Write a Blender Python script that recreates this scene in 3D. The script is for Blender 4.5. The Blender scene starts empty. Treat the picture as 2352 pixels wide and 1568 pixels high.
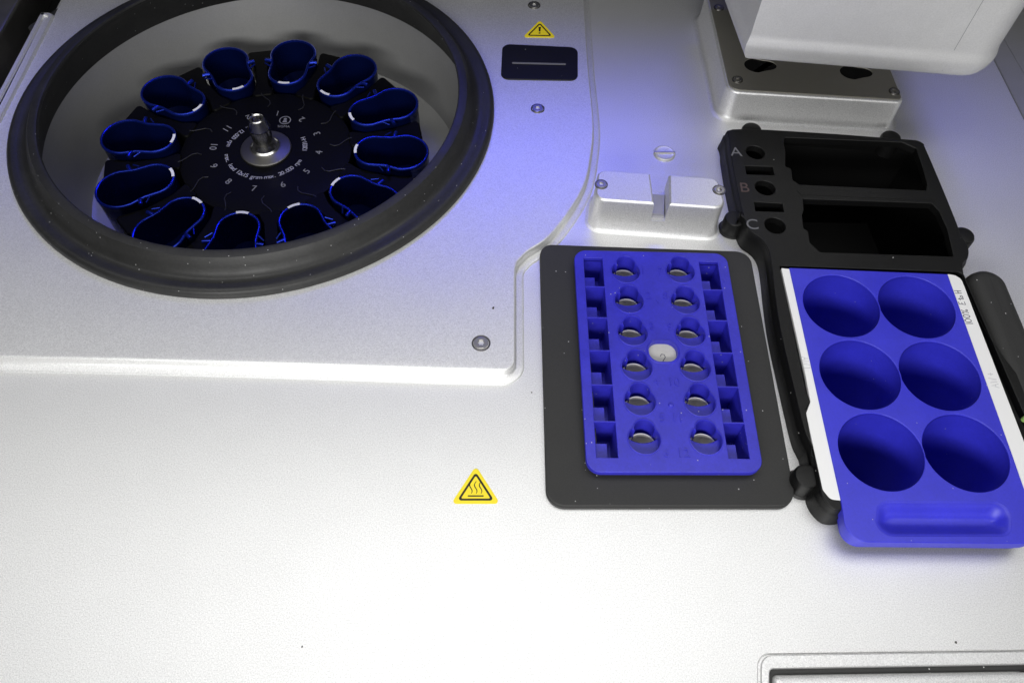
import bpy, bmesh, math, random
from mathutils import Vector, Matrix
from mathutils.geometry import delaunay_2d_cdt
random.seed(7)
PI = math.pi
S = 0.01                                   # geometry is written in centimetres, linked in metres
scn = bpy.context.scene
COL = scn.collection

# ------------------------------------------------------------------ camera (solved from the photograph)
CAM = Vector((-0.9688, -17.6474, 31.3650))
CR = Vector((0.9997173, 0.0024878, 0.0236460))
CU = Vector((-0.0148637, 0.8416180, 0.5398687))
CD = Vector((0.0185578, 0.5400675, -0.8414171))
FOC = 3146.274 / 1.7415

def at(u, v, z=0.0):
    """point of the level plane z (cm) that the photograph shows at (u, v)"""
    d = CD + CR * ((u - 1176.0) / FOC) - CU * ((v - 784.1) / FOC)
    p = CAM + d * ((z - CAM.z) / d.z)
    return Vector((p.x, p.y))
def lift(p, z0, z1):
    """the plan point seen in the same direction on another level"""
    k = (CAM.z - z1) / (CAM.z - z0)
    return Vector((CAM.x + (p[0] - CAM.x) * k, CAM.y + (p[1] - CAM.y) * k))
def ats(pts, z): return [at(u, v, z) for u, v in pts]

# ------------------------------------------------------------------ materials
def nodes(name):
    m = bpy.data.materials.new(name); m.use_nodes = True
    return m, m.node_tree.nodes, m.node_tree.links, m.node_tree.nodes['Principled BSDF']
def mat(name, col, rough=.5, metal=0., spec=.5, grain=0., gscale=1500., bump=0., dust=0., smear=0., emit=None, coat=0., dscale=420., mottle=.03):
    m, N, L, B = nodes(name)
    B.inputs['Base Color'].default_value = (*col, 1)
    B.inputs['Roughness'].default_value = rough
    B.inputs['Metallic'].default_value = metal
    B.inputs['Specular IOR Level'].default_value = spec
    B.inputs['Coat Weight'].default_value = coat
    tc = N.new('ShaderNodeTexCoord')
    geo = N.new('ShaderNodeNewGeometry')
    pos = geo.outputs['Position']
    cur = None
    def mixc(a, b, fac, mode='MIX'):
        x = N.new('ShaderNodeMix'); x.data_type = 'RGBA'; x.blend_type = mode
        if isinstance(fac, float): x.inputs[0].default_value = fac
        else: L.new(fac, x.inputs[0])
        for s, v in ((6, a), (7, b)):
            if isinstance(v, tuple): x.inputs[s].default_value = v
            else: L.new(v, x.inputs[s])
        return x.outputs[2]
    if grain:
        n = N.new('ShaderNodeTexNoise'); n.inputs['Scale'].default_value = gscale; n.inputs['Detail'].default_value = 3
        n.inputs['Roughness'].default_value = .7
        L.new(pos, n.inputs['Vector'])
        r = N.new('ShaderNodeMapRange'); r.inputs[1].default_value = .3; r.inputs[2].default_value = .7
        r.inputs[3].default_value = 1 - grain; r.inputs[4].default_value = 1 + grain
        L.new(n.outputs['Fac'], r.inputs[0])
        lo = N.new('ShaderNodeTexNoise'); lo.inputs['Scale'].default_value = 70; lo.inputs['Detail'].default_value = 6; lo.inputs['Roughness'].default_value = .65
        L.new(pos, lo.inputs['Vector'])
        lr = N.new('ShaderNodeMapRange'); lr.inputs[1].default_value = .3; lr.inputs[2].default_value = .7
        lr.inputs[3].default_value = 1 - mottle; lr.inputs[4].default_value = 1 + mottle; L.new(lo.outputs['Fac'], lr.inputs[0])
        mm = N.new('ShaderNodeMath'); mm.operation = 'MULTIPLY'; L.new(r.outputs[0], mm.inputs[0]); L.new(lr.outputs[0], mm.inputs[1])
        v = N.new('ShaderNodeVectorMath'); v.operation = 'SCALE'; v.inputs[0].default_value = col
        L.new(mm.outputs[0], v.inputs['Scale']); cur = v.outputs[0]
        if bump:
            b = N.new('ShaderNodeBump'); b.inputs['Strength'].default_value = bump; b.inputs['Distance'].default_value = .0003
            L.new(n.outputs['Fac'], b.inputs['Height']); L.new(b.outputs[0], B.inputs['Normal'])
    if smear:
        n2 = N.new('ShaderNodeTexNoise'); n2.inputs['Scale'].default_value = 28; n2.inputs['Detail'].default_value = 5
        L.new(pos, n2.inputs['Vector'])
        r2 = N.new('ShaderNodeMapRange'); r2.inputs[1].default_value = .3; r2.inputs[2].default_value = .7
        r2.inputs[3].default_value = rough - smear; r2.inputs[4].default_value = rough + smear
        L.new(n2.outputs['Fac'], r2.inputs[0]); L.new(r2.outputs[0], B.inputs['Roughness'])
    if dust:
        vo = N.new('ShaderNodeTexVoronoi'); vo.inputs['Scale'].default_value = dscale; L.new(pos, vo.inputs['Vector'])
        lt = N.new('ShaderNodeMath'); lt.operation = 'LESS_THAN'; lt.inputs[1].default_value = .11
        L.new(vo.outputs['Distance'], lt.inputs[0])
        wn = N.new('ShaderNodeSeparateColor'); L.new(vo.outputs['Color'], wn.inputs[0])
        g = N.new('ShaderNodeMath'); g.operation = 'GREATER_THAN'; g.inputs[1].default_value = 1 - dust
        L.new(wn.outputs[0], g.inputs[0])
        mu = N.new('ShaderNodeMath'); mu.operation = 'MULTIPLY'; L.new(lt.outputs[0], mu.inputs[0]); L.new(g.outputs[0], mu.inputs[1])
        cur = mixc(cur if cur else (*col, 1), (.55, .55, .55, 1), mu.outputs[0])
    if cur: L.new(cur, B.inputs['Base Color'])
    if emit:
        B.inputs['Emission Color'].default_value = (*emit[0], 1); B.inputs['Emission Strength'].default_value = emit[1]
    return m
def brushed(name, col, rough):
    m, N, L, B = nodes(name)
    B.inputs['Metallic'].default_value = .6; B.inputs['Base Color'].default_value = (*col, 1)
    geo = N.new('ShaderNodeNewGeometry'); mp = N.new('ShaderNodeMapping'); mp.inputs['Scale'].default_value = (120, 3500, 200)
    n = N.new('ShaderNodeTexNoise'); n.inputs['Scale'].default_value = 1; n.inputs['Detail'].default_value = 2
    L.new(geo.outputs['Position'], mp.inputs[0]); L.new(mp.outputs[0], n.inputs['Vector'])
    r = N.new('ShaderNodeMapRange'); r.inputs[3].default_value = rough - .12; r.inputs[4].default_value = rough + .14
    L.new(n.outputs['Fac'], r.inputs[0]); L.new(r.outputs[0], B.inputs['Roughness'])
    b = N.new('ShaderNodeBump'); b.inputs['Strength'].default_value = .25; b.inputs['Distance'].default_value = .0002
    L.new(n.outputs['Fac'], b.inputs['Height']); L.new(b.outputs[0], B.inputs['Normal'])
    return m
M = dict(
    silver=mat('silver_paint', (.80, .80, .795), .46, .72, .5, grain=.2, gscale=1900, bump=.24, smear=.012, mottle=.01),
    bowlmetal=mat('bowl_metal', (.50, .50, .49), .44, .65, .5, grain=.08, gscale=1500, bump=.1),
    headpaint=mat('head_paint', (.74, .74, .735), .48, .4, .5, grain=.07, gscale=1500, bump=.1),
    rubber=mat('gasket_rubber', (.016, .016, .0155), .5, 0, .5, grain=.25, gscale=700, bump=.25, dust=.09, smear=.12, dscale=560, mottle=.2),
    black=mat('black_plastic', (.0045, .0045, .0045), .45, 0, .32, grain=.2, gscale=2200, bump=.3, smear=.08, dust=.02),
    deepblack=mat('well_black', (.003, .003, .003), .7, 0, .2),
    mattblack=mat('matt_black_plate', (.027, .027, .0265), .6, 0, .4, grain=.2, gscale=2500, bump=.2, dust=.12, dscale=420),
    rotor=mat('rotor_black', (.002, .002, .002), .5, 0, .1, smear=.08),
    blue=mat('blue_plastic', (.032, .030, .48), .36, 0, .5, grain=.10, gscale=900, bump=.08, smear=.09, dust=.09, dscale=450, mottle=.14),
    blue2=mat('blue_plastic_smooth', (.036, .036, .58), .40, 0, .5, grain=.06, gscale=900, bump=.06, smear=.08, dust=.02, dscale=600, mottle=.09),
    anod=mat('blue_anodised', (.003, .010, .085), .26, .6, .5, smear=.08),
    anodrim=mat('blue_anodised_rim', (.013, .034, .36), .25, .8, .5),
    steel=mat('steel', (.62, .61, .58), .33, 1., .5, smear=.05),
    steeldull=mat('steel_dull', (.40, .39, .37), .38, 1., .5, smear=.08),
    sleeve=mat('sleeve_metal', (.72, .70, .66), .35, .35, .5, smear=.06),
    spindlesteel=mat('spindle_steel', (.66, .65, .62), .2, 1., .5),
    edge=mat('edge_highlight', (.025, .025, .025), .35, .3, .5),  # lighter grey than the rotor, painted in for highlights along its recess edges
    flange=mat('turned_steel', (.17, .165, .155), .45, 1., .5),
    plate=brushed('brushed_plate', (.27, .26, .225), .45),
    white=mat('white_label', (.86, .86, .86), .45, 0, .4),
    dullwhite=mat('dull_label', (.50, .49, .46), .5, 0, .4, grain=.06, gscale=600),
    print=mat('white_print', (.38, .38, .44), .6, 0, .3),
    printdim=mat('grey_print', (.22, .22, .23), .6, 0, .3),
    ink=mat('pen_ink', (.07, .07, .10), .6, 0, .3),
    letterink=mat('letter_print', (.14, .14, .15), .6, 0, .3),
    faint=mat('faint_ink', (.60, .60, .62), .6, 0, .3),
    yellow=mat('yellow_sticker', (.92, .74, .02), .45, 0, .4),
    stickerink=mat('sticker_ink', (.012, .010, .006), .5, 0, .4),
    red=mat('red_lamp', (.3, .02, .01), .4, emit=((1, .06, .02), .35)),
    lime=mat('lime_plastic', (.35, .55, .16), .4),
    amber=mat('clear_grey_plastic', (.30, .30, .34), .15, 0, .6, coat=.5),
    dirt=mat('dirt', (.03, .025, .02), .8),
)
# ------------------------------------------------------------------ mesh helpers
class MB:
    def __init__(self): self.bm = bmesh.new()
    def loops(self, rings, cap0=False, cap1=False, closed=True):
        bm = self.bm; vs = [[bm.verts.new(p) for p in r] for r in rings]
        for a, b in zip(vs, vs[1:]):
            n = len(a)
            for i in range(n if closed else n - 1):
                j = (i + 1) % n
                try: bm.faces.new((a[i], a[j], b[j], b[i]))
                except ValueError: pass
        if cap0: bm.faces.new(list(reversed(vs[0])))
        if cap1: bm.faces.new(vs[-1])
        return self
    def loft(self, outline, prof, cap0=False, cap1=True):
        """outline: ccw plan loop; prof: (inset, z) rows from bottom to top"""
        return self.loops([[(x, y, z) for x, y in inset(outline, d)] for d, z in prof], cap0, cap1)
    def lathe(self, prof, c=(0, 0), seg=96, closed=False, sx=1, sy=1):
        rings = []
        for r, z in prof:
            rings.append([(c[0] + sx * r * math.cos(2 * PI * i / seg), c[1] + sy * r * math.sin(2 * PI * i / seg), z) for i in range(seg)])
        if closed: rings.append(rings[0])
        return self.loops(rings)
    def disc(self, r, z, c=(0, 0), seg=64):
        self.bm.faces.new([self.bm.verts.new((c[0] + r * math.cos(2 * PI * i / seg), c[1] + r * math.sin(2 * PI * i / seg), z)) for i in range(seg)]); return self
    def poly(self, pts): self.bm.faces.new([self.bm.verts.new(p) for p in pts]); return self
    def plate(self, outer, holes, z0, z1, bev=.05, res=3):
        """plate with holes and rolled edges, made as a filled curve"""
        cu = bpy.data.curves.new('tmp', 'CURVE'); cu.dimensions = '2D'; cu.fill_mode = 'BOTH'
        for lp in [outer] + list(holes):
            sp = cu.splines.new('POLY'); sp.points.add(len(lp) - 1); sp.use_cyclic_u = True
            for q, p in zip(sp.points, lp): q.co = (p[0], p[1], 0, 1)
        cu.extrude = max((z1 - z0) / 2 - bev, .0005); cu.bevel_depth = bev; cu.bevel_resolution = res; cu.offset = -bev
        o = bpy.data.objects.new('tmp', cu); COL.objects.link(o)
        dg = bpy.context.evaluated_depsgraph_get(); dg.update()
        me = bpy.data.meshes.new_from_object(o.evaluated_get(dg))
        me.transform(Matrix.Translation((0, 0, (z0 + z1) / 2)))
        self.bm.from_mesh(me)
        bpy.data.objects.remove(o); bpy.data.curves.remove(cu); bpy.data.meshes.remove(me)
        return self
    def sheet(self, outer, holes, z, skirt):
        """flat sheet with openings whose edges turn down by skirt through a small round"""
        loops_ = [ccw(outer)] + [ccw(h) for h in holes]
        co, ed = [], []
        for lp in loops_:
            n0 = len(co); co += [Vector(p) for p in lp]; ed += [(n0 + i, n0 + (i + 1) % len(lp)) for i in range(len(lp))]
        vs, _, fs, _, _, _ = delaunay_2d_cdt(co, ed, [], 0, 1e-6)
        def inside(p, lp):
            r = False
            for i in range(len(lp)):
                a, b = lp[i - 1], lp[i]
                if (a[1] > p.y) != (b[1] > p.y) and p.x < (b[0] - a[0]) * (p.y - a[1]) / (b[1] - a[1]) + a[0]: r = not r
            return r
        bv = [self.bm.verts.new((v.x, v.y, z)) for v in vs]
        for f in fs:
            c = sum((vs[i] for i in f), Vector((0, 0))) / len(f)
            if inside(c, loops_[0]) and not any(inside(c, h) for h in loops_[1:]): self.bm.faces.new([bv[i] for i in f])
        for k, lp in enumerate(loops_):
            sg = -1 if k == 0 else 1
            self.loops([[(x, y, zz) for x, y in inset(lp, sg * d)] for d, zz in ((0, z), (.017, z - .005), (.035, z - .018), (.045, z - .04), (.045, z - skirt))])
        return self
    def tube(self, pts, r, seg=8, flat=1., cap=True):
        pts = [Vector(p) for p in pts]; rings = []
        for i, p in enumerate(pts):
            t = (pts[min(i + 1, len(pts) - 1)] - pts[max(i - 1, 0)]).normalized()
            up = Vector((0, 0, 1)) if abs(t.z) < .9 else Vector((1, 0, 0))
            a = t.cross(up).normalized(); b = a.cross(t).normalized()
            rings.append([p + a * r * math.cos(2 * PI * k / seg) + b * r * flat * math.sin(2 * PI * k / seg) for k in range(seg)])
        return self.loops(rings, cap, cap)
    def box(self, x0, x1, y0, y1, z0, z1):
        return self.loft([(x0, y0), (x1, y0), (x1, y1), (x0, y1)], [(0, z0), (0, z1)], True, True)
    def text(self, s, size, xf, depth=.004, align='CENTER'):
        cu = bpy.data.curves.new('tmp', 'FONT'); cu.body = s; cu.size = size; cu.align_x = align; cu.align_y = 'CENTER'; cu.extrude = depth
        o = bpy.data.objects.new('tmp', cu); COL.objects.link(o)
        dg = bpy.context.evaluated_depsgraph_get(); dg.update()
        me = bpy.data.meshes.new_from_object(o.evaluated_get(dg)); me.transform(xf); self.bm.from_mesh(me)
        bpy.data.objects.remove(o); bpy.data.curves.remove(cu); bpy.data.meshes.remove(me); return self
    def build(self, name, m, parent=None, loc=(0, 0, 0), smooth=38, weld=True):
        """link as one mesh; geometry is in world centimetres, loc (cm) becomes its origin"""
        bm = self.bm
        if weld: bmesh.ops.remove_doubles(bm, verts=bm.verts, dist=1e-5)
        bmesh.ops.recalc_face_normals(bm, faces=bm.faces)
        bmesh.ops.translate(bm, verts=bm.verts, vec=-Vector(loc)); bmesh.ops.scale(bm, verts=bm.verts, vec=(S, S, S))
        me = bpy.data.meshes.new(name); bm.to_mesh(me); bm.free()
        me.materials.append(m)
        if smooth:
            for p in me.polygons: p.use_smooth = True
            me.set_sharp_from_angle(angle=math.radians(smooth))
        o = bpy.data.objects.new(name, me); COL.objects.link(o)
        if smooth:
            wn = o.modifiers.new('normals', 'WEIGHTED_NORMAL'); wn.keep_sharp = True; wn.weight = 60
        o.location = Vector(loc) * S
        if parent:
            o.parent = parent
            o.location = Vector(loc) * S - wloc(parent)
        return o
def wloc(o):
    v = o.location.copy()
    while o.parent: o = o.parent; v += o.location
    return v
def inset(lp, d):
    if abs(d) < 1e-9: return [tuple(p[:2]) for p in lp]
    n = len(lp); out = []
    for i in range(n):
        a, p, b = Vector(lp[i - 1][:2]), Vector(lp[i][:2]), Vector(lp[(i + 1) % n][:2])
        e1 = (p - a).normalized(); e2 = (b - p).normalized()
        n1 = Vector((-e1.y, e1.x)); n2 = Vector((-e2.y, e2.x)); m = n1 + n2
        if m.length < 1e-6: m = n1
        m.normalize(); k = max(m.dot(n1), .5)
        q = p + m * (d / k); out.append((q.x, q.y))
    return out
def area(lp): return sum(lp[i - 1][0] * lp[i][1] - lp[i][0] * lp[i - 1][1] for i in range(len(lp))) / 2
def ccw(lp):
    lp = [tuple(p[:2]) for p in lp]
    return lp if area(lp) > 0 else lp[::-1]
def rnd(pts, r, n=7):
    """round the corners of a plan polygon; r is a number or one per corner"""
    pts = [Vector(p[:2]) for p in pts]; out = []; k = len(pts)
    rs = [r] * k if not isinstance(r, (list, tuple)) else r
    for i in range(k):
        a, p, b = pts[i - 1], pts[i], pts[(i + 1) % k]; rr = rs[i]
        u = (a - p); w = (b - p); lu, lw = u.length, w.length; u.normalize(); w.normalize()
        ang = u.angle(w)
        if rr < 1e-6 or ang > PI - .02: out.append(tuple(p)); continue
        t = min(rr / math.tan(ang / 2), lu * .49, lw * .49); rr2 = t * math.tan(ang / 2)
        c = p + (u + w).normalized() * (rr2 / math.sin(ang / 2))
        s = p + u * t - c; e = p + w * t - c
        a0 = math.atan2(s.y, s.x); a1 = math.atan2(e.y, e.x); da = (a1 - a0 + PI) % (2 * PI) - PI
        for j in range(n + 1):
            q = a0 + da * j / n; out.append((c.x + rr2 * math.cos(q), c.y + rr2 * math.sin(q)))
    return ccw(out)
def smooth_loop(pts, sub=6):
    """closed Catmull-Rom through plan points"""
    pts = [Vector(p[:2]) for p in pts]; n = len(pts); out = []
    for i in range(n):
        p0, p1, p2, p3 = pts[i - 1], pts[i], pts[(i + 1) % n], pts[(i + 2) % n]
        for j in range(sub):
            t = j / sub
            q = .5 * ((2 * p1) + (p2 - p0) * t + (2 * p0 - 5 * p1 + 4 * p2 - p3) * t * t + (3 * p1 - p0 - 3 * p2 + p3) * t ** 3)
            out.append((q.x, q.y))
    return ccw(out)
def circle(c, r, n=48, sx=1, sy=1): return [(c[0] + sx * r * math.cos(2 * PI * i / n), c[1] + sy * r * math.sin(2 * PI * i / n)) for i in range(n)]
def dense(lp, step):
    out = []
    for i in range(len(lp)):
        a, b = Vector(lp[i]), Vector(lp[(i + 1) % len(lp)]); n = max(1, int((b - a).length / step))
        out += [tuple(a.lerp(b, j / n)) for j in range(n)]
    return out
def rect(x0, x1, y0, y1): return [(x0, y0), (x1, y0), (x1, y1), (x0, y1)]
def tagit(o, label, cat, group=None, kind=None):
    if label: o['label'] = label
    if cat: o['category'] = cat
    if group: o['group'] = group
    if kind: o['kind'] = kind
    return o
def thing(name, label, cat, loc, group=None):
    o = bpy.data.objects.new(name, None); COL.objects.link(o); o.empty_display_size = .01
    o.location = Vector(loc) * S
    return tagit(o, label, cat, group)
def copy_tree(o, parent=None):
    c = o.copy(); COL.objects.link(c)
    if parent: c.parent = parent
    for ch in list(o.children): copy_tree(ch, c)
    return c

ZP = .6                                       # top of the centrifuge cover plate
CC = Vector((-14.66, 17.55))                  # centrifuge axis
# ------------------------------------------------------------------ deck with its openings
TT = 1.25
def z4(x, y): return ((2896 + x / 1.96) / 1.7415, (400 + y / 1.96) / 1.7415)
def z6(x, y): return ((2896 + x / 1.96) / 1.7415, (1000 + y / 1.96) / 1.7415)
def z7(x, y): return ((2896 + x / 1.96) / 1.7415, (1600 + y / 1.96) / 1.7415)
top = lambda pts: ats(pts, TT)
bot = lambda pts: [at(u, v, .25) for u, v in pts]
left_side = bot([z4(100, 1040), z4(140, 1130), z4(225, 1195), z4(275, 1270), z4(300, 1390), z6(322, 420), z6(362, 700), z6(455, 1120), z6(540, 1480), z7(590, 425), z7(612, 480), z7(655, 720), z7(668, 800), z7(712, 880), z7(790, 945)])
lead = bot([(1658, 352), (1664, 405), (1676, 470), (1690, 530)])
outline = lead + left_side + [at(1925, 1196, .25), at(1962, 1163, TT), at(2010, 1154, TT), at(2250, 1154, TT), at(2500, 1156, TT), at(2420, 960, TT), at(2285, 780, TT)] + top([(2226, 655), z4(1905, 1370), z4(1900, 1290), z4(1935, 1250), z4(1945, 1190), z4(1925, 1120), z4(1880, 1060), z4(1850, 970), z4(1740, 700), z4(1600, 375), z4(1565, 325), z4(1500, 300), z4(1400, 292), z4(700, 240), z4(60, 215)])
tout = ccw(smooth_loop(outline, 4))
ZR = 1.35                                     # top of the bottle rack and tray
tray_hole = ccw([at(u, v, 0) for u, v in [(1692, 320), (2104, 326), (2150, 420), (2202, 560), (2215, 650), (2280, 880), (2390, 1195), (2030, 1195), (1985, 1165), (1900, 1000), (1800, 700), (1750, 560)]])
mat_hole = rnd([at(1372, 1066, .3), at(1735, 1067, .3), at(1655, 600, .3), at(1337, 594, .3)], .3)
drawer_hole_pts = [at(1738, 1700), at(1739, 1497), at(2480, 1487), at(2480, 1700)]
drawer_hole = rnd(drawer_hole_pts, [.1, .62, .1, .1])
deck = MB().sheet(dense(rect(-29.3, 29.95, -45, 60), 4), [circle(CC, 12.9, 120), tray_hole, mat_hole, drawer_hole], 0, .3).build('deck', M['silver'])
tagit(deck, None, None, kind='structure')
seam0, seam1 = at(4021 / 1.7415, 246 / 1.7415, 0), at(4096 / 1.7415, 379 / 1.7415, 0)
under = MB().box(-60, 60, -45, 60, -9.2, -9).build('floor', M['deepblack']); tagit(under, None, None, kind='structure')
# right side wall foot beyond the seam
sw = thing('side_wall', 'dark side panel beyond the thin seam at the right edge of the deck', 'wall panel', (33, 20, 0))
MB().loft(rnd(rect(30.06, 34, -45, 60), .02), [(.0, -.4), (0, -.04), (.04, .0)]).build('panel', M['bowlmetal'], sw)
MB().box(34.3, 35, -45, 60, -.3, 30).build('wall', M['bowlmetal'], sw)

# ------------------------------------------------------------------ screws
def screw(parent, c, z, r, m='steeldull', ring=True, tilt=0):
    b = MB()
    star = [(c[0] + r * (.36 if i % 2 else .50) * math.cos(PI * i / 6 + tilt), c[1] + r * (.36 if i % 2 else .50) * math.sin(PI * i / 6 + tilt)) for i in range(12)]
    b.plate(circle(c, r, 40), [star], z - .02, z + .10 * r + .03, .025 * min(1, r * 2), 2)
    b.disc(r * .55, z - .015, c, 24)
    o = b.build('screw', M[m], parent)
    if ring:
        q = MB().lathe([(r * 1.30, z + .002), (r * 1.24, z + .035), (r * 1.12, z + .03), (r * 1.06, z + .003)], c, 48)
        q.build('screw_seat', M['flange'], o)
    return o
# ------------------------------------------------------------------ centrifuge
cf = thing('centrifuge', 'round centrifuge well with thick black rubber rim set in the raised silver plate', 'centrifuge', (CC.x, CC.y, 0))
edge = [at(1184, 838, ZP), at(1184, 617, ZP)] + [at(u, v, ZP) for u, v in [(1189, 601), (1212, 578), (1262, 543), (1312, 480), (1345, 420), (1358, 360), (1364, 300), (1361, 240), (1352, 150), (1342, 0)]]
# smooth the right-hand curve
def cr(pts, sub=6):
    pts = [Vector(p) for p in pts]; out = []
    P = [pts[0] * 2 - pts[1]] + pts + [pts[-1] * 2 - pts[-2]]
    for i in range(1, len(P) - 2):
        p0, p1, p2, p3 = P[i - 1:i + 3]
        for j in range(sub):
            t = j / sub
            out.append(.5 * ((2 * p1) + (p2 - p0) * t + (2 * p0 - 5 * p1 + 4 * p2 - p3) * t * t + (3 * p1 - p0 - 3 * p2 + p3) * t ** 3))
    return out + [pts[-1]]
curve = cr(edge[2:], 5)
pl = [at(0, 820, ZP) + Vector((-5.6, .06)), at(1060, 848, ZP)]
br = rnd([at(0, 820, ZP), at(1184, 852, ZP), edge[1]], [0, .62, 0], 8)
corner = [p for p in br if p[0] > -3]
corner = sorted([Vector(p) for p in corner], key=lambda p: p[0] + p[1] * .6)
plate_out = [Vector((-28.75, .98))] + [at(u, v, ZP) for u, v in [(0, 820), (300, 826), (700, 837), (1000, 847)]] + corner + curve + [Vector((4.35, 60)), Vector((-28.75, 60))]
plate_out = ccw(plate_out)
cover = MB()
cover.plate(plate_out, [circle(CC, 12.6, 120)], .12, ZP, .10, 3)
cover.loft(inset(plate_out, -.42), [(0, .0), (.02, .05), (.10, .09), (.36, .10), (.46, .2)], False, False)
cover = cover.build('cover_plate', M['silver'], cf)
# raised lip along the left border of the plate
MB().loft(rnd(rect(-29.55, -28.6, -30, 25.7), [.05, .05, .6, .1]), [(0, -1.5), (0, .62), (.1, .75), (.3, .75), (.36, .64)]).build('border_lip', M['silver'], cf)
prof = [(13.30, .55), (13.31, .78), (13.26, .94), (13.14, 1.04), (12.98, 1.06), (12.75, 1.02), (12.5, 1.0), (12.33, 1.06), (12.18, 1.22), (12.06, 1.44), (11.95, 1.66), (11.80, 1.86), (11.52, 1.92), (11.36, 1.90), (11.30, 1.80), (11.36, 1.66), (11.62, 1.45), (11.85, 1.0), (12.02, .3), (12.10, -.3), (12.14, -.55), (12.7, -.56)]
MB().lathe(prof, CC, 160).build('gasket', M['rubber'], cf)
bowlp = [(12.4, -.50), (12.12, -.50), (11.95, -1.6), (11.7, -3.2), (11.5, -4.6), (11.32, -5.0), (11.0, -5.12), (8, -5.2), (0, -5.25)]
MB().lathe(bowlp, CC, 160).build('bowl', M['bowlmetal'], cf)
for u, v in ((1105, 788), (1235, 250), (1227, 13)):
    screw(cf, at(u, v, ZP), ZP, .34 if v > 700 else .31)
def sticker(corners, z, parent, kind):
    cs = [Vector(c) for c in corners]; ctr = sum(cs, Vector((0, 0))) / 3
    out = rnd([c + (c - ctr) * .06 for c in cs], .13, 5)
    o = MB().plate(out, [], z + .002, z + .022, .006, 1).build('warning_sticker', M['yellow'], parent)
    b = MB(); z2 = z + .0262
    tri = lambda k, r: rnd([ctr + (c - ctr) * k for c in cs], r, 4)
    b.plate(tri(.80, .1), [tri(.64, .04)], z2 - .003, z2 + .003, .001, 0)
    ap, l, r_ = cs
    base = (l + r_) / 2; hh = (ap - base); w = (r_ - l)
    if kind == '!':
        def P(a, t): p = base + hh * t + w * a; return (p.x, p.y)
        b.plate([P(-.042, .60), P(-.022, .33), P(.022, .33), P(.042, .60)], [], z2 - .003, z2 + .003, .001, 0)
        c0 = P(0, .235); b.plate(circle(c0, w.length * .032, 14), [], z2 - .003, z2 + .003, .001, 0)
    else:
        def P(a, t): p = base + hh * t + w * a; return Vector((p.x, p.y))
        b.plate([P(-.17, .175), P(.17, .175), P(.17, .21), P(-.17, .21)], [], z2 - .003, z2 + .003, .001, 0)
        for k in (-.105, 0, .105):
            le, ri = [], []
            for j in range(13):
                t = j / 12; x = k + .028 * math.sin(t * 2 * PI + .4); wd = .013 * (1 - .45 * abs(2 * t - 1))
                le.append(P(x - wd, .26 + .34 * t)); ri.append(P(x + wd, .26 + .34 * t))
            b.plate(le + ri[::-1], [], z2 - .003, z2 + .003, .001, 0)
    b.build('warning_symbol', M['stickerink'], o, smooth=0)
    return o
sticker([at(1240, 49, ZP), at(1203, 86, ZP), at(1275, 87, ZP)], ZP, cf, '!')
hs = sticker([at(1093, 1073), at(1039, 1155), at(1146, 1155)], 0, None, 'hot')
tagit(hs, 'yellow triangle hot surface sticker with three wavy lines left of the black plate', 'sticker')
bz = rnd(ats([(1150, 184), (1327, 187), (1327, 111), (1154, 103)], ZP), .5)
o = MB().plate(bz, [], ZP - .1, ZP + .07, .05, 3).build('slot_bezel', M['black'], cf)
q = rnd(ats([(1176, 147), (1300, 150), (1300, 146.5), (1176, 143.5)], ZP + .07), .08)
MB().plate(q, [], ZP + .05, ZP + .10, .02, 2).build('slot_lip', M['letterink'], o)
# black round cap at the upper edge of the frame
rc = at(1098, -66, ZP); 
cap = MB().lathe([(2.75, ZP), (2.75, ZP + .5), (2.6, ZP + .75), (2.2, ZP + .8), (0.001, ZP + .8)], rc, 64).build('round_cap', M['rubber'], None, (rc.x, rc.y, ZP))
tagit(cap, 'black round rubber cap cut off by the top edge above the exclamation sticker', 'cap')
# ------------------------------------------------------------------ rotor
RZ = -2.35; RC = Vector((-14.95, 17.35))
OFF = math.radians(-3)
rt = thing('rotor', 'black numbered rotor disc with a steel spindle inside the centrifuge well', 'rotor', (RC.x, RC.y, RZ))
b = MB()
seg = 240
def rr_(i):                                    # scalloped rim: pulled in where a bucket hangs
    a = 2 * PI * i / seg - OFF; return 5.12 + .0 * a
rings = []
for f, z in ((.0, -.0), (.50, 0), (.78, -.02), (.92, -.04), (.985, -.1), (1, -.22), (1, -1.6)):
    rings.append([(RC.x + f * rr_(i) * math.cos(2 * PI * i / seg), RC.y + f * rr_(i) * math.sin(2 * PI * i / seg), RZ + z) for i in range(seg)])
rings[0] = [(RC.x + .01 * math.cos(2 * PI * i / seg), RC.y + .01 * math.sin(2 * PI * i / seg), RZ) for i in range(seg)]
b.loops(rings)
b.build('rotor_disc', M['rotor'], rt)
b = MB().lathe([(1.49, RZ), (1.49, RZ + .10), (1.42, RZ + .16), (.95, RZ + .22), (.84, RZ + .28)], RC, 72); b.build('hub_flange', M['flange'], rt)
MB().lathe([(.86, RZ + .26), (.72, RZ + .34), (.64, RZ + .55), (.60, RZ + .8), (.59, RZ + 1.6), (.60, RZ + 1.72), (.64, RZ + 1.73), (.63, RZ + 1.80), (.42, RZ + 2.36), (.36, RZ + 2.40), (.28, RZ + 2.36), (.27, RZ + 1.6), (.001, RZ + 1.6)], RC, 64).build('spindle', M['spindlesteel'], rt, smooth=22)
b = MB()
def ringxf(ang, r, z): # text with its head towards the centre
    return Matrix.Translation((RC.x + r * math.cos(ang), RC.y + r * math.sin(ang), z)) @ Matrix.Rotation(ang + PI / 2, 4, 'Z')
for k in range(1, 13):
    a = math.radians(90 - 3 - 30 * (k - 1))
    MB().text(str(k), .60, ringxf(a, 3.18, RZ + .006), .003).build('number', M['printdim'], rt, smooth=0, weld=False)
b = MB()
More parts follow.
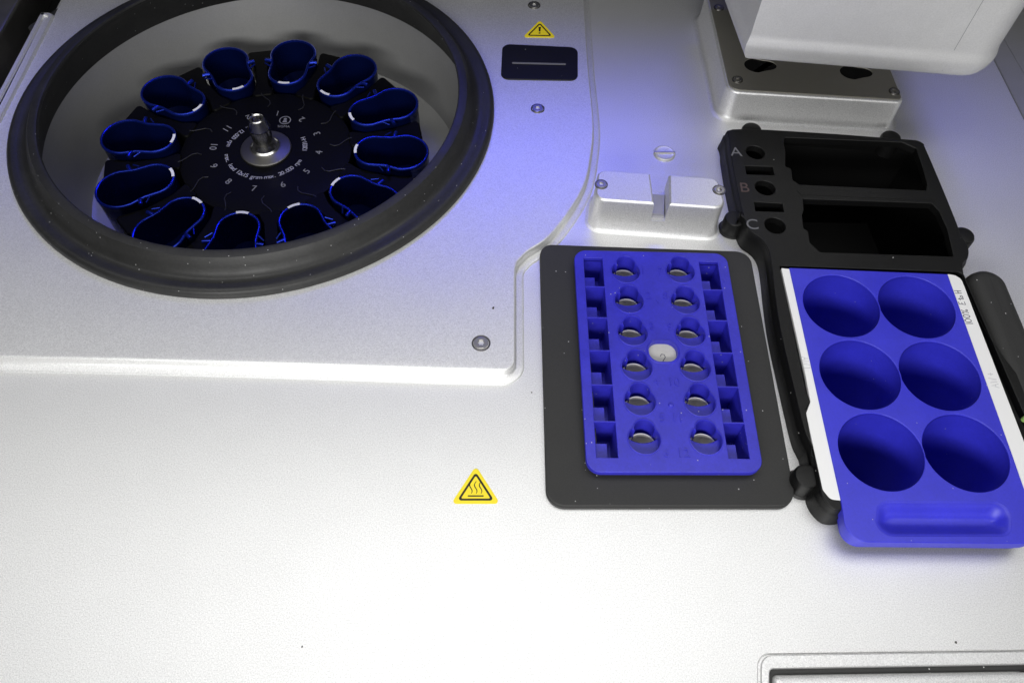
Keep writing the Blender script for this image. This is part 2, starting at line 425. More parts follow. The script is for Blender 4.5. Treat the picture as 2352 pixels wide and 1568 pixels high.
def arc_text(s, a0, r, size, step):
    for i, ch in enumerate(s):
        if ch != ' ': b.text(ch, size, ringxf(math.radians(a0) + i * step / r, r, RZ + .006), .003)
arc_text('max. load 12x15 gram', -165, 2.30, .40, .160)
arc_text('max. 20.000 rpm', -80, 2.30, .40, .160)
arc_text('12031-H', 0, 2.30, .40, .17)
arc_text('max. 12.000 rpm', 118, 2.30, .40, .155)
b.build('lettering', M['print'], rt, smooth=0, weld=False)
b = MB(); lc = RC + Vector((.72, 2.55))
b.plate(circle(lc, .36, 32), [circle(lc, .30, 32)], RZ + .004, RZ + .010, .001, 0)
b.plate(circle(lc + Vector((0, .1)), .10, 14), [], RZ + .004, RZ + .010, .001, 0)
b.plate([(lc.x - .14, lc.y - .2), (lc.x + .14, lc.y - .2), (lc.x + .1, lc.y - .02), (lc.x - .1, lc.y - .02)], [], RZ + .004, RZ + .010, .001, 0)
b.text('SIGMA', .26, Matrix.Translation((lc.x, lc.y - .56, RZ + .007)), .003)
b.build('emblem', M['printdim'], rt, smooth=0, weld=False)
for k in range(12):                              # posts that carry the buckets
    a = OFF + PI / 12 + k * PI / 6
    def L(r, t, z): return (RC.x + r * math.cos(a) - t * math.sin(a), RC.y + r * math.sin(a) + t * math.cos(a), RZ + z)
    o2 = rnd([L(4.9, -.75, 0)[:2], L(5.9, -.42, 0)[:2], L(7.6, -.42, 0)[:2], L(9.3, -.95, 0)[:2], L(9.3, .95, 0)[:2], L(7.6, .42, 0)[:2], L(5.9, .42, 0)[:2], L(4.9, .75, 0)[:2]], .25, 4)
    MB().loft(o2, [(0, RZ - 1.9), (0, RZ - .1), (.03, RZ - .03), (.08, RZ + .012)]).build('post', M['rotor'], rt)
    MB().tube([(*L(r_, t_, 0)[:2], RZ + .01) for r_, t_ in ((3.75, -.25), (4.0, -.42), (4.3, -.38), (4.6, -.15), (4.9, .05), (5.1, .10))], .035, 6, .6).build('ridge', M['edge'], rt)  # thin S-line whose grey stands in for the glint on a curved edge
# buckets: built pointing along +x at the rotor centre, then turned
BZ = RZ + .42
def capsule_loop():
    """pear outline: small round end inside, large outside, waist between"""
    pts = []
    ci, ri, co, ro = 6.56, 1.20, 8.30, 1.43
    n = 14
    a_t = math.acos((ri - ro) / (co - ci)) if abs(ri - ro) < co - ci else PI / 2
    for i in range(n + 1):
        a = -a_t + 2 * a_t * i / n; pts.append((co + ro * math.cos(a), ro * math.sin(a)))
    m = ((co + ci) / 2, 1.20); pts.append((m[0] + .15, 1.27)); pts.append((m[0] - .15, 1.20))
    for i in range(n + 1):
        a = a_t + (2 * PI - 2 * a_t) * i / n; pts.append((ci + ri * math.cos(a), ri * math.sin(a)))
    pts.append((m[0] - .15, -1.20)); pts.append((m[0] + .15, -1.27))
    return ccw(pts)
caplp = capsule_loop()
bk = bpy.data.objects.new('centrifuge_bucket', None); COL.objects.link(bk); bk.location = Vector((RC.x, RC.y, BZ)) * S; bk.empty_display_size = .01
def shift(lp): return [(x, y) for x, y in lp]
b = MB()
lp0 = caplp
rows = [(-.0, -2.9), (0, -.35), (-.02, -.22), (-.03, -.06), (-.01, 0), (.04, .02), (.08, 0), (.10, -.08), (.11, -.4), (.15, -2.3), (.5, -2.7)]
b.loops([[(x, y, z) for x, y in inset(lp0, d)] for d, z in rows], True, True)
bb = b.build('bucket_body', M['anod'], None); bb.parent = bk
b = MB()
b.loops([[(x, y, z) for x, y in inset(lp0, d)] for d, z in ((-.045, -.08), (-.04, .0), (0, .045), (.05, .055), (.095, .035), (.115, -.06))], False, False)
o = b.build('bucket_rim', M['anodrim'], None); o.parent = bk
b = MB(); n = 6; inn = []; oun = []
for i in range(n + 1):
    a = PI + (i / n - .5) * .62; inn.append((6.56 + 1.22 * math.cos(a), 1.22 * math.sin(a))); oun.append((6.56 + 1.06 * math.cos(a), 1.06 * math.sin(a)))
b.plate(ccw(inn + oun[::-1]), [], .06, .072, .002, 0); o = b.build('white_mark', M['white'], None, smooth=0); o.parent = bk
for sy in (-1, 1):
    b = MB(); b.tube([(7.55, sy * 1.24, -.02), (7.58, sy * 1.46, .0), (7.60, sy * 1.66, -.02)], .12, 10)
    b.tube([(7.0, sy * 1.27, .03), (7.3, sy * 1.62, -.02)], .045, 8)
    o = b.build('trunnion', M['anodrim'], None); o.parent = bk
numof = {k: (1 - k) for k in range(12)}
for k in range(12):
    num = (12 - k + 3) % 12 + 1                  # the number printed beside this bucket
    t = bk if k == 0 else copy_tree(bk)
    t.rotation_euler = (0, 0, OFF + k * PI / 6)
    num = {0: 4, 1: 3, 2: 2, 3: 1, 4: 12, 5: 11, 6: 10, 7: 9, 8: 8, 9: 7, 10: 6, 11: 5}[k]
    tagit(t, 'dark blue metal bucket hanging in the rotor beside printed number %d' % num, 'centrifuge bucket', 'blue buckets hanging in the rotor')
# ------------------------------------------------------------------ left rail and trough
rl = thing('side_rail', 'dark channel with a dull metal edge along the far left border', 'rail', (-30.6, 20, 0))
MB().box(-31.3, -29.56, -30, 60, -1.6, -1.5).build('channel', M['black'], rl)
MB().loft(rnd(rect(-38, -31.25, -30, 60), .2), [(0, -1.5), (0, .5), (.08, .68), (.2, .72)]).build('outer_edge', M['steeldull'], rl)
MB().loft(rnd(ats([(60, 60), (96, 96), (176, 30), (160, 0)], .4), .3), [(0, -.6), (0, .3), (.1, .38)]).build('end_block', M['mattblack'], rl)
# ------------------------------------------------------------------ slotted sensor block
UZ = 2.15
sb = thing('sensor_block', 'silver cast block with a narrow slot between its two halves', 'sensor block', (7.2, 10.4, 0))
fl, fr = at(1364, 459, UZ), at(1672, 480, UZ); bl, br_ = at(1372, 388, UZ), at(1650, 408, UZ)
sl_f, sr_f = at(1505, 467, UZ), at(1536, 469, UZ); sl_b, sr_b = at(1495, 393, UZ), at(1535, 402, UZ)
b = MB()
def onto(p, a, c): d = (c - a).normalized(); return a + d * (p - a).dot(d)
sl_f, sr_f, sl_b, sr_b = onto(sl_f, fl, fr), onto(sr_f, fl, fr), onto(sl_b, bl, br_), onto(sr_b, bl, br_)
b.loft(rnd([fl, fr, br_, bl], [.55, .55, .5, .5], 6), [(-.30, .0), (-.14, .05), (-.04, .20), (0, .5), (.01, .90)])
cast = [(.01, .90), (.03, UZ - .16), (.06, UZ - .06), (.13, UZ)]
b.loft(rnd([fl, sl_f, sl_b, bl], [.55, 0, 0, .5], 6), cast)
b.loft(rnd([sr_f, fr, br_, sr_b], [0, .55, .5, 0], 6), cast)
b.build('body', M['silver'], sb)
gl = [sl_f + Vector((.012, .22)), sr_f + Vector((-.012, .22)), sr_b + Vector((-.012, -.5)), sl_b + Vector((.012, -.5))]
MB().loft(ccw(gl), [(0, .8), (0, 1.10), (.04, 1.16)]).build('sensor_window', M['amber'], sb)
for u, v, r in ((1381, 424, .26), (1652, 437, .27)): screw(sb, at(u, v, UZ), UZ, r)
pc = at(1526, 352, .06)
pg = thing('slotted_plug', 'small round slotted plug in the deck behind the silver slotted block', 'plug', (pc.x, pc.y, 0))
b = MB().lathe([(.62, .002), (.60, .05), (.52, .10), (.46, .085), (.40, .075), (.001, .075)], pc, 40); b.build('disc', M['silver'], pg)
MB().box(pc.x - .60, pc.x + .60, pc.y - .035, pc.y + .035, .06, .16).build('ridge', M['steel'], pg)
# ------------------------------------------------------------------ mounting block under the head
TZ = 1.9
tb = thing('mounting_block', 'silver pedestal topped by a dark brushed plate below the hanging arm', 'pedestal', (16.5, 21, 0))
f0, f1 = at(1671, 211, TZ), at(2080, 236, TZ); k0 = at(1618, -20, TZ); k1 = f1 + (k0 - f0)
tl = rnd([f0, f1, k1, k0], [.75, .45, .5, .5], 8)
MB().loft(tl, [(-.42, 0), (-.22, .05), (-.10, .18), (-.04, .5), (0, TZ - .16), (.05, TZ - .05), (.13, TZ)]).build('base', M['silver'], tb)
def between(a, b_, s, t):   # plan point inside the top face
    lo = f0.lerp(f1, s); hi = k0.lerp(k1, s); return lo.lerp(hi, t)
kh = []
for u, v in ((1748, 150), (1968, 166)):
    c = at(u, v, TZ + .06)
    kh.append([(c.x + .72 * math.cos(a) - (.25 if math.cos(a) < 0 else -.2), c.y + .55 * math.sin(a) * (1.15 if math.cos(a) < 0 else .8)) for a in [2 * PI * i / 32 for i in range(32)]])
pin = inset(tl, .16)
MB().plate(pin, kh, TZ - .06, TZ + .06, .03, 2).build('top_plate', M['plate'], tb)
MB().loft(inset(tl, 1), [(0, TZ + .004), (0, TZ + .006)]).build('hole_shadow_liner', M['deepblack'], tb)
for u, v in ((1694, 184), (2054, 211), (1651, 19)): screw(tb, at(u, v, TZ + .06), TZ + .06, .24)
# ------------------------------------------------------------------ hanging arm
HZ = 4.5
hd = thing('pipetting_arm', 'large silver arm housing hanging over the pedestal at the upper right', 'robot arm', (18, 20, HZ))
a0, a1, a2 = at(1706, 134, HZ + .5), at(2294, 182, HZ + .5), at(1661, 8, HZ + .5)
a3 = a1 + (a2 - a0) * 2.2; a2 = a0 + (a2 - a0) * 2.2
hl = rnd([a0, a1, a3, a2], [0, 1.5, 0, 0], 10)
MB().loft(hl, [(1.3, HZ + .02), (.85, HZ + .04), (.48, HZ + .16), (.20, HZ + .42), (.02, HZ + .78), (-.07, HZ + 1.15), (-.07, HZ + 1.4), (.0, HZ + 1.65), (.05, HZ + 1.95), (.06, HZ + 24)], True, True).build('housing', M['headpaint'], hd)
s0 = a0.lerp(a1, .775); dn = (a1 - a0).normalized(); nn = Vector((dn.y, -dn.x))
MB().loft(ccw([s0 + nn * -.05 + dn * .008, s0 + nn * -.05 - dn * .012, s0 - nn * .045 - dn * .012 + nn * .001, s0 - nn * .045 + dn * .008]), [(0, HZ + .7), (0, HZ + 24)]).build('seam', M['printdim'], hd)
rp = at(2040, 168, HZ + .2)
MB().lathe([(.15, HZ - .05), (.15, HZ + .1)], rp + Vector((0, 1.4)), 16).disc(.15, HZ - .05, rp + Vector((0, 1.4)), 16).build('red_lamp', M['red'], hd)
# ------------------------------------------------------------------ black tray
ty = thing('reagent_tray', 'black plastic tray lettered A B C with deep wells behind the blue six hole rack', 'tray', (17, 8, 0))
def z4t(pts): return ats([z4(*p) for p in pts], TT)
w1 = rnd(z4t([(470, 290), (1400, 330), (1510, 378), (1560, 520), (1600, 660), (1590, 714), (590, 668), (533, 630), (522, 540), (475, 525), (476, 400), (462, 340)]), .12, 3)
w2 = rnd(z4t([(612, 772), (1630, 806), (1690, 870), (1755, 1010), (1808, 1232), (752, 1198), (690, 1140), (668, 1120), (655, 1030), (618, 1010), (606, 900), (620, 860)]), .12, 3)
def ell(cx, cy, rx, ry): return ccw(z4t([(cx + rx * math.cos(a), cy + ry * math.sin(a) + .18 * rx * math.cos(a)) for a in [2 * PI * i / 28 for i in range(28)]]))
holesA = [ell(245, 412, 80, 55), ell(322, 690, 86, 60), ell(400, 986, 88, 66),
          ccw(z4t([(158, 512), (385, 520), (402, 595), (172, 588)])), ccw(z4t([(228, 795), (462, 808), (476, 883), (242, 876)]))]
rack_cut = rnd([at(u, v, TT) for u, v in [z6(425, 112), z6(1870, 165), (2600, 1400), (2000, 1230), z7(835, 800), z7(640, 100)]], [.12, .35, .1, .1, .5, .1], 5)
inner = inset(tout, .22)
b = MB()
b.loft(tout, [(-.05, 0.01), (0, .3), (.04, TT - .45), (.10, TT - .38), (.13, TT - .12), (.17, TT - .03), (.222, TT)], False, False)
b.plate(inner, [w1, w2] + holesA, TT - .32, TT, .045, 2) if False else None
upper = [p for p in inner]
frame = b.build('frame', M['black'], ty)
# flat top, with its openings
rack_open = rnd([at(*z6(428, 118), TT), at(*z6(1868, 168), TT), at(2440, 1147, TT), at(1985, 1147, TT), at(*z7(905, 760), TT), at(*z7(820, 735), TT), at(*z7(690, 420), TT), at(*z7(636, 60), TT), at(*z6(672, 1185), TT), at(*z6(640, 1120), TT), at(*z6(560, 740), TT)], [.1, .3, .1, .1, .3, .5, .1, .15, .12, .3, .1], 5)
MB().sheet(inset(tout, .20), [w1, w2] + holesA + [rack_open], TT + .012, .4).build('top_deck', M['black'], ty)
MB().loft(inset(tray_hole, .02), [(0, -7), (0, .02)], True, False).build('well_liner', M['deepblack'], ty)
bridge = rnd(z4t([(560, 700), (1640, 745), (1660, 790), (600, 745)]), .1)
MB().plate(bridge, [], TT + .0135, TT + .03, .008, 1).build('bridge_face', M['black'], ty)
for u, v in (z4(225, 225), z4(1320, 288), z4(1890, 1055)):
    c = at(u, v - 2, TT - .1); MB().lathe([(.58, .02), (.56, TT - .30), (.50, TT - .18), (.36, TT - .13), (.001, TT - .12)], c, 32).build('bumper', M['black'], ty)
for (u, v), h in ((z4(92, 925), .9), (z7(660, 590), 1.0)):
    c = at(u, v, h); MB().lathe([(.70, .01), (.66, .06), (.60, .10), (.56, h - .1), (.50, h - .02), (.42, h), (.001, h)], c, 40).build('bumper', M['black'], ty)
for ch, (x, y), m in (('A', (95, 410), 'letterink'), ('B', (160, 690), 'dirtyred'), ('C', (222, 978), 'letterink')):
    p = at(*z4(x, y), TT + .02)
    if m == 'dirtyred': M[m] = mat('worn_print', (.07, .045, .042), .6)
    MB().text(ch, .95, Matrix.Translation((p.x, p.y, TT + .02)) @ Matrix.Rotation(-.03, 4, 'Z'), .004).build('letter', M[m], ty, smooth=0, weld=False)
# ------------------------------------------------------------------ blue bottle rack
br0 = thing('bottle_rack', 'bright blue rack with six large round holes and white label strips', 'bottle rack', (18, 3, 0))
g0 = lift((14.9321, 3.4780), 1.9822, ZR); kf = (CAM.z - ZR) / (CAM.z - 1.9822); dx, dy, hr = 3.5307 * kf, 3.6792 * kf, 1.75 * kf
hc = [Vector((g0.x + i * dx, g0.y - j * dy)) for j in range(3) for i in range(2)]
bl_ = [at(*z6(513, 138), ZR), at(*z7(918, 780), ZR), at(*z7(930, 930), ZR), at(*z7(1130, 1118), ZR), at(2700, 1240, ZR), at(*z6(2300, 1700), ZR), at(*z6(1755, 188), ZR)]
corn = rnd([at(*z7(918, 780), ZR), at(*z7(960, 1118), ZR), at(2480, 1241, ZR)], [0, 1.15, 0], 10)
corn = sorted(corn, key=lambda p: p[0] - p[1])
pL = [at(*z6(513, 138), ZR)]
right_line0, right_line1 = at(*z6(1755, 188), ZR), at(*z6(2250, 1568), ZR)
rdir = (right_line1 - right_line0).normalized()
rbot = right_line0 + rdir * 16.6
blout = [right_line0, pL[0], at(*z7(918, 780), ZR)]
fr_y = at(*z7(1130, 1112), ZR)
cl = rnd([at(*z7(918, 780), ZR), Vector((at(*z7(936, 1000), ZR).x + .02, fr_y.y)), Vector((rbot.x, fr_y.y)), right_line1], [0, 1.0, .8, 0], 10)
blout = ccw([pL[0]] + list(cl) + [right_line0])
scoop = rnd([at(*z7(1180, 1060), ZR), at(*z7(2255, 1060), ZR), at(*z7(2245, 800), ZR), at(*z7(1210, 795), ZR)], .55, 7)
b = MB()
b.plate(blout, [circle(c, hr, 72) for c in hc] + [scoop], ZR - .55, ZR, .04, 3)
for c in hc:
    b.lathe([(hr - .015, ZR - .1), (hr - .02, ZR - 1.2), (hr - .05, ZR - 6.0), (.001, ZR - 6.0)], c, 72)
sc = ccw(scoop)
cy = sum(p[1] for p in sc) / len(sc); cx = sum(p[0] for p in sc) / len(sc)
def shrink(lp, d): 
    y0, y1 = min(p[1] for p in lp), max(p[1] for p in lp); x0, x1 = min(p[0] for p in lp), max(p[0] for p in lp)
    fx = 1 - 2 * d / (x1 - x0); fy = 1 - 2 * d / (y1 - y0); return [(cx + (x - cx) * fx, cy + (y - cy) * fy) for x, y in lp]
hy = (max(p[1] for p in sc) - min(p[1] for p in sc)) / 2
b.loops([[(x, y, ZR - .015 - .40 * (.5 - .5 * math.cos(PI * min(1, max(0, d / hy / .8))))) for x, y in shrink(sc, d)] for d in [hy * t for t in (-.02, .06, .12, .2, .3, .42, .55, .7, .85, .97)]], False, True)
body = b.build('body', M['blue2'], br0)
b = MB()
b.loft(inset(blout, .12), [(0, ZR - .95), (-.02, ZR - .6), (0, ZR - .52)], False, False); b.build('lower_flange', M['blue2'], br0)
def strip(pts, name='label_strip'):
    return MB().plate(pts, [], ZR - .25, ZR - .06, .015, 2).build(name, M['white'], br0)
ZS = ZR - .06
lst = rnd([at(*z6(449, 141), ZS), at(*z6(640, 980), ZS), at(*z6(678, 1190), ZS), at(*z6(645, 1275), ZS), at(*z7(672, 230), ZS), at(*z7(775, 700), ZS), at(*z7(835, 775), ZS), at(*z7(925, 785), ZS), at(*z6(530, 150), ZS)], [.05, .1, .12, .15, .1, .3, .3, .02, .02], 5)
s1 = strip(lst)
rst = [at(*z6(1740, 192), ZS), at(*z6(1755, 188), ZS), at(*z6(1810, 196), ZS), at(*z6(1860, 225), ZS), at(*z6(1885, 285), ZS), at(*z6(1990, 560), ZS), at(*z6(2330, 1440), ZS), at(*z6(2560, 2035), ZS), at(*z6(2410, 2070), ZS)]
s2 = strip(rnd(rst, [.02, .1, .3, .3, .3, .1, .1, .1, .1], 4))
# handwriting, drawn as pen strokes
GL = {'1': [[(.25, 1), (.25, 0)]], '0': [[(.3 + .26 * math.cos(a), .5 + .45 * math.sin(a)) for a in [PI * .6 + 2 * PI * i / 12 for i in range(13)]]],
      '%': [[(.12 + .1 * math.cos(2 * PI * i / 8), .8 + .14 * math.sin(2 * PI * i / 8)) for i in range(9)], [(.55, 1), (.1, 0)], [(.55 + .1 * math.cos(2 * PI * i / 8), .2 + .14 * math.sin(2 * PI * i / 8)) for i in range(9)]],
      'E': [[(.5, .95), (.08, .9), (.1, .5), (.4, .52)], [(.1, .5), (.06, .05), (.52, .1)]], 't': [[(.25, .8), (.25, .1), (.4, .05)], [(.05, .55), (.42, .58)]],
      'o': [[(.22 + .17 * math.cos(2 * PI * i / 9), .25 + .2 * math.sin(2 * PI * i / 9)) for i in range(10)]], 'H': [[(.08, 1), (.06, 0)], [(.5, 1), (.52, 0)], [(.06, .48), (.5, .52)]],
      'A': [[(0, 0), (.28, 1), (.55, 0)], [(.1, .4), (.46, .4)]], 'W': [[(0, 1), (.15, 0), (.32, .7), (.48, 0), (.65, 1)]], '+': [[(.25, .9), (.25, .2)], [(.05, .55), (.5, .55)]],
      '2': [[(.05, .8), (.2, 1), (.42, .95), (.45, .72), (.3, .4), (.05, .02), (.3, .08), (.55, .0)]]}
def pen(s, origin, ang, h, z, r, m, parent, adv=.66):
    b = MB(); x = 0; rot = Matrix.Rotation(ang, 2)
    for ch in s:
        if ch != ' ':
            for st in GL[ch if ch in GL else ch.lower()]:
                pts = []
                for px, py in st:
                    p = rot @ Vector(((x + px + random.uniform(-.03, .03)) * h, (py + random.uniform(-.03, .03)) * h)); pts.append((origin[0] + p.x, origin[1] + p.y, z))
                b.tube(pts, r, 5, .25)
        x += adv * (.6 if ch in '1to' else 1.35 if ch == 'W' else 1)
    return b.build('handwriting', M[m], parent, smooth=0)
d = rdir; up = math.atan2(-d.y, -d.x)
pen('100% EtOH', at(*z6(1955, 588), ZS), up, .34, ZS + .003, .020, 'ink', s2, .74)
pen('AW+', at(*z6(2160, 1078), ZS), up, .34, ZS + .003, .018, 'faint', s2, .75)
ld = (at(*z6(660, 980), ZS) - at(*z6(585, 600), ZS)).normalized()
pen('AW1', at(*z6(608, 838), ZS), math.atan2(ld.y, ld.x), .30, ZS + .003, .018, 'faint', s1, .7)
# ------------------------------------------------------------------ black ribbed handle bar
hbar = MB().loft(rnd(rect(22.0, 24.0, -16, 6.5), [.2, .2, .98, .98], 12), [(0, 0), (0, .55), (.04, .80), (.16, 1.06), (.34, 1.22), (.52, 1.28), (.7, 1.29)]).build('grip_bar', M['mattblack'], None, (23, -5, 0))
tagit(hbar, 'black round ended bar lying along the right side of the blue six hole rack', 'handle')
lp_ = at(2360, 957, 1.5)
lm = MB().lathe([(.12, 1.2), (.12, 1.5), (.09, 1.53), (.001, 1.53)], lp_, 20).build('indicator_cap', M['lime'], None, (lp_.x, lp_.y, 1.3))
tagit(lm, 'tiny lime green cap on the black bar at the right edge of the photo', 'cap')
# ------------------------------------------------------------------ black plate of the shaker
MZ = .38
sp = thing('shaker_plate', 'large matt black plate with rounded corners under the blue tube rack', 'base plate', (6.4, 1.2, 0))
mo = rnd([at(1257, 1160, MZ), at(1830, 1160, MZ), at(1722, 578, MZ), at(1241, 561, MZ)], [.75, .75, .75, .6], 9)
mh = inset(mat_hole, .04)
b = MB().plate(mo, [mh], MZ - .15, MZ, .03, 2); b.loft(inset(mo, -.03), [(0, .0), (0, .17), (.03, .205), (.1, .21)], False, False); b.build('plate', M['mattblack'], sp)
# ------------------------------------------------------------------ blue tube rack
KZ = .95
tr = thing('tube_rack', 'dark blue tube rack with twelve keyhole openings on the black plate', 'tube rack', (6.5, 1.2, MZ))
def l15(p): return lift(p, 1.5, KZ)
k15 = (CAM.z - KZ) / (CAM.z - 1.5)
c00, c10, c11, c01 = at(1348, 1084, KZ), at(1755, 1085, KZ), at(1668, 582, KZ), at(1318, 574, KZ)
def rk(s, t): return c00.lerp(c10, s).lerp(c01.lerp(c11, s), t)
ro = rnd([c00, c10, c11, c01], .62, 9)
TL = [(1437, 622), (1445, 690), (1453, 763), (1463, 842), (1470, 920), (1480, 1007)]; TRr = [(1563, 622), (1574, 692), (1586, 765), (1597, 843), (1608, 922), (1622, 1008)]
tub = [at(u, v + 1.5, KZ) for u, v in TL + TRr]
def keyhole(c, r=.67):
    pts = []; lc = (c.x + .04, c.y + .50); lr = .43
    a0 = math.radians(52)
    n = 26
    for i in range(n + 1):
        a = PI - a0 + .15 + (2 * a0 + PI - .3) * i / n; pts.append((c.x + r * math.cos(a), c.y + r * math.sin(a)))
    for i in range(13):
        a = -.25 + (PI + .5) * i / 12; pts.append((lc[0] + lr * math.cos(a), lc[1] + lr * math.sin(a)))
    return ccw(pts)
keys = [keyhole(c) for c in tub]
def z3(x, y): return ((2000 + x / 1.96) / 1.7415, (800 + y / 1.96) / 1.7415)
def z5(x, y): return ((2000 + x / 1.96) / 1.7415, (1400 + y / 1.96) / 1.7415)
ribL = [z3(760, 455), z3(765, 680), z3(780, 922), z3(805, 1180), z5(820, 272), z5(845, 560), z5(855, 842)]
ribR = [z3(1640, 485), z3(1680, 705), z3(1720, 945), z3(1775, 1198), z5(1820, 288), z5(1870, 570), z5(1915, 850)]
hw = {0: .0, 1: .0}
pockets = []; shelves = []; ribs_at = []
for ribs, xl, xr in ((ribL, .06, .182), (ribR, .812, .932)):
    def xs(q, y):
        t = (y - c00.y) / (c01.y - c00.y); return rk(q, t).x
    ys = [at(*p, KZ).y for p in ribs]
    pockets.append(ccw([(xs(xl, ys[-1]), ys[-1]), (xs(xr, ys[-1]), ys[-1]), (xs(xr, ys[0]), ys[0]), (xs(xl, ys[0]), ys[0])]))
    for k in range(6):
        ya, yb = ys[k] - .03, ys[k + 1] + .03
        shelves.append([(xs(xl, yb), yb), (xs(xr, yb), yb), (xs(xr, ya), ya), (xs(xl, ya), ya)])
        if k: ribs_at.append((xs(xl, ys[k]) - .03, xs(xr, ys[k]) + .03, ys[k]))
oc = at(1523, 807, KZ)
oval = rnd([(oc.x - .66, oc.y - .56), (oc.x + .66, oc.y - .56), (oc.x + .66, oc.y + .56), (oc.x - .66, oc.y + .56)], .50, 8)
b = MB()
b.plate(ro, keys + pockets + [oval], KZ - .30, KZ, .03, 2)
for x0, x1, y in ribs_at: b.loft(rect(x0, x1, y - .04, y + .04), [(0, KZ - 1.9), (0, KZ - .02), (.015, KZ + .004)])
rim_out = inset(ro, .12)
b.loft(inset(ro, .20), [(0, MZ + .002), (0, KZ - .25)], False, False)
for lp in keys: b.loops([[(x, y, z) for x, y in inset(lp, d)] for d, z in ((.0, KZ - .22), (.01, KZ - .5), (.03, KZ - 1.5))], False, False)
for lp in keys: b.loops([[(x, y, z) for x, y in inset(lp, d)] for d, z in ((-.075, KZ - .002), (-.06, KZ + .03), (-.03, KZ + .035), (.0, KZ - .01), (.004, KZ - .1))], False, False)
for lp in pockets: b.loops([[(x, y, z) for x, y in inset(lp, d)] for d, z in ((.0, KZ - .22), (.0, KZ - 1.9))], False, True)
for i, pk in enumerate(shelves):     # small ledge in the near left corner of each pocket
    (x0, y0), (x1, _), (_, y1), _ = pk
    b.box(x0 + .01, x0 + (x1 - x0) * .58, y0 + .01, y0 + (y1 - y0) * .50, KZ - 1.4, KZ - .45)
for c in tub:                          # seat ring with its through hole, low in each keyhole
    zz = KZ - .36; a0 = math.radians(21)
    sp_ = [(c.x + .70 * math.cos(a), c.y + .70 * math.sin(a)) for a in [a0 - (2 * a0 + PI) * i / 20 for i in range(21)]]
    a1 = math.atan2(.25 - 1, .654); sp_ += [(c.x + math.cos(a), c.y + 1 + math.sin(a)) for a in [(-PI - a1) + (2 * a1 + PI) * i / 10 for i in range(1, 10)]]
    b.plate(ccw(sp_), [], zz - .14, zz, .04, 2)
b.loops([[(x, y, z) for x, y in inset(oval, d)] for d, z in ((-.10, KZ + .001), (-.05, KZ + .035), (0, KZ + .03), (.02, KZ - .25))], False, False)
b.build('body', M['blue'], tr)
lab = MB().plate(inset(oval, -.02), [], KZ - .30, KZ - .22, .01, 1).build('label', M['dullwhite'], tr)
pen('2', (oc.x - .14, oc.y - .58), .0, .56, KZ - .217, .022, 'ink', lab)
b = MB()
for i, (u, v) in enumerate([(1477, 622), (1490, 680), (1497, 750), (1508, 876), (1521, 960), (1531, 1041), (1517, 624), (1529, 680), (1538, 751), (1548, 878), (1556, 960), (1570, 1041)]):
    p = at(u, v, KZ); MB().text(str(i + 1), .58, Matrix.Translation((p.x, p.y, KZ + .006)) @ Matrix.Rotation(-.03, 4, 'Z'), .03).build('number', M['blue'], tr, weld=False)
p = at(1512, 692, KZ); b.plate(ccw([(p.x - .12, p.y + .1), (p.x + .12, p.y + .1), (p.x, p.y - .14)]), [], KZ, KZ + .02, .005, 1)
b.build('arrow_mark', M['blue'], tr, weld=False)
p = at(1541, 930, KZ); MB().lathe([(.12, KZ), (.09, KZ + .05), (.001, KZ + .07)], p, 16).build('moulding_dot', M['blue'], tr)
for c in tub:                          # the steel sleeves of the shaker that show through the rack
    z = KZ - .66; cc_ = Vector((c.x, c.y))
    MB().lathe([(.63, z - 1.6), (.63, z - .03), (.61, z), (.57, z), (.55, z - .03), (.52, z - 1.0), (.001, z - 1.0)], cc_, 40).build('heating_sleeve', M['sleeve'], sp)
# ------------------------------------------------------------------ drawer panel at the lower right
dp = thing('drawer_panel', 'white framed panel with a dark slit set into the deck at the lower right', 'panel', (15, -13, 0))
off = [at(1748, 1700), at(1749, 1503), at(2480, 1492), at(2480, 1700)]
do = rnd(off, [.1, .52, .1, .1])
di = rnd([at(1768, 1700), at(1768, 1533), at(2480, 1521), at(2480, 1700)], [.1, .25, .1, .1])
MB().plate(do, [di], -.5, -.02, .05, 3).loops([[(x, y, -.14) for x, y in inset(do, d)] for d in (-.3, .06)]).build('frame', M['silver'], dp)
dn_ = rnd([at(1775, 1700, -.1), at(1776, 1547, -.1), at(2480, 1536, -.1), at(2480, 1700, -.1)], [.1, .2, .1, .1])
MB().loft(dn_, [(0, -2), (0, -.30), (.06, -.16), (.16, -.10), (.34, -.09), (.40, -.14), (.9, -.16)]).build('inner_panel', M['silver'], dp)
MB().box(8.9, 29, -22, -9.5, -.34, -.27).build('gap_liner', M['mattblack'], dp)
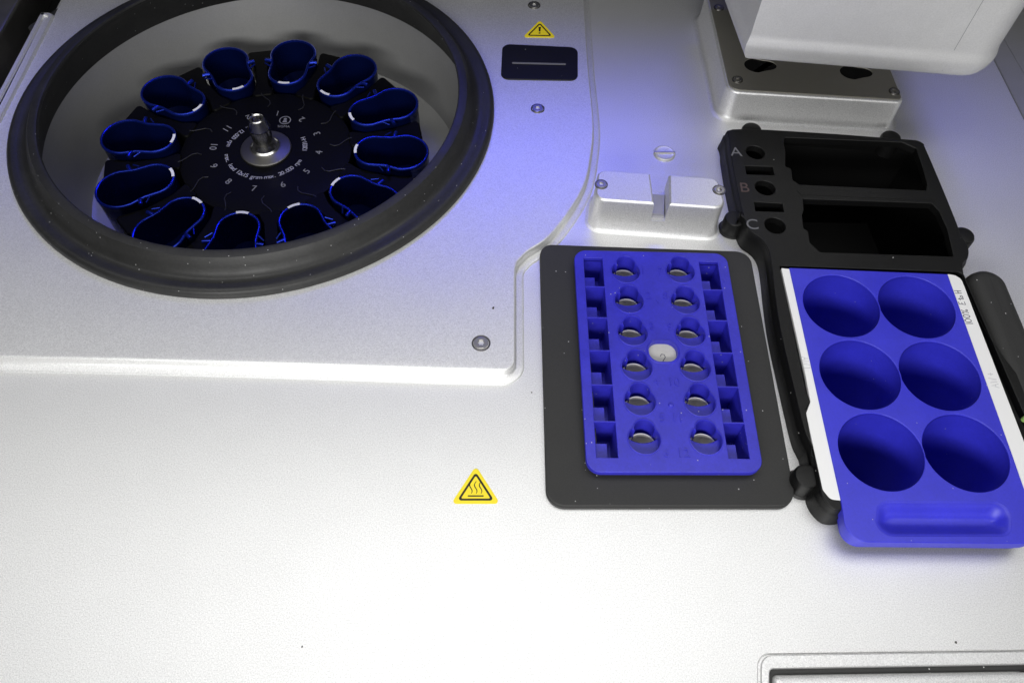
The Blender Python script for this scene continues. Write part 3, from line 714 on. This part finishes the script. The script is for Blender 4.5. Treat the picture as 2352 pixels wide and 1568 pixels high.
# ------------------------------------------------------------------ dust specks on the deck
for (u, v), r, z in (((1133, 707), .055, ZP), ((1221, 901), .03, 0), ((2195, 1474), .05, 0), ((694, 1484), .03, 0), ((1299, 520), .035, 0)):
    p = at(u, v, z)
    o = MB().plate(smooth_loop([(p.x + r * (.6 + .8 * random.random()) * math.cos(a), p.y + r * 1.3 * (.5 + .8 * random.random()) * math.sin(a)) for a in [2 * PI * i / 7 for i in range(7)]], 3), [], z + .001, z + .012, .003, 1).build('dirt_speck', M['dirt'], None, (p.x, p.y, z))
    where = {1133: 'tiny dark dirt speck on the raised plate above its near corner screw', 1221: 'tiny dark dirt speck on the deck left of the black plate edge', 2195: 'tiny dark dirt speck on the deck just behind the drawer panel', 694: 'tiny dark dirt speck near the front edge of the empty deck', 1299: 'tiny dark dirt speck by the curved plate edge beside the slotted block'}[u]
    tagit(o, where, 'dirt speck', 'dirt specks on the silver surfaces')
# ------------------------------------------------------------------ light
def area_lamp(name, loc, target, sx, sy, power, col, spread=180):
    l = bpy.data.lights.new(name, 'AREA'); l.shape = 'RECTANGLE'; l.size = sx * S; l.size_y = sy * S; l.energy = power; l.color = col; l.spread = math.radians(spread)
    o = bpy.data.objects.new(name, l); COL.objects.link(o); o.location = Vector(loc) * S
    o.rotation_euler = (Vector(target) - Vector(loc)).to_track_quat('-Z', 'Y').to_euler(); return o
area_lamp('room_light', (-8, -44, 30), (-5, 6, 0), 54, 14, 2.12, (1, .995, .985), 150)
area_lamp('ceiling_light', (-3, 6, 66), (-3, 1, 0), 140, 28, 1.10, (1, .998, .99), 84)
area_lamp('blue_led_strip', (0, 40, 34), (0, 15, 0), 84, 3, .085, (.10, .11, 1), 34)
w = bpy.data.worlds.new('World'); scn.world = w; w.use_nodes = True
bg = w.node_tree.nodes['Background']; bg.inputs[0].default_value = (.9, .93, 1, 1); bg.inputs[1].default_value = .03
# ------------------------------------------------------------------ camera
cd = bpy.data.cameras.new('camera'); cd.sensor_width = 36; cd.lens = 3146.274 / 4096 * 36; cd.clip_start = .01; cd.clip_end = 20
co = bpy.data.objects.new('camera', cd); COL.objects.link(co)
mtx = Matrix((CR, CU, -CD)).transposed().to_4x4(); mtx.translation = CAM * S; co.matrix_world = mtx
scn.camera = co
scn.view_settings.view_transform = 'Standard'; scn.view_settings.look = 'None'; scn.view_settings.exposure = 0; scn.view_settings.gamma = 1
scn.view_settings.use_curve_mapping = False
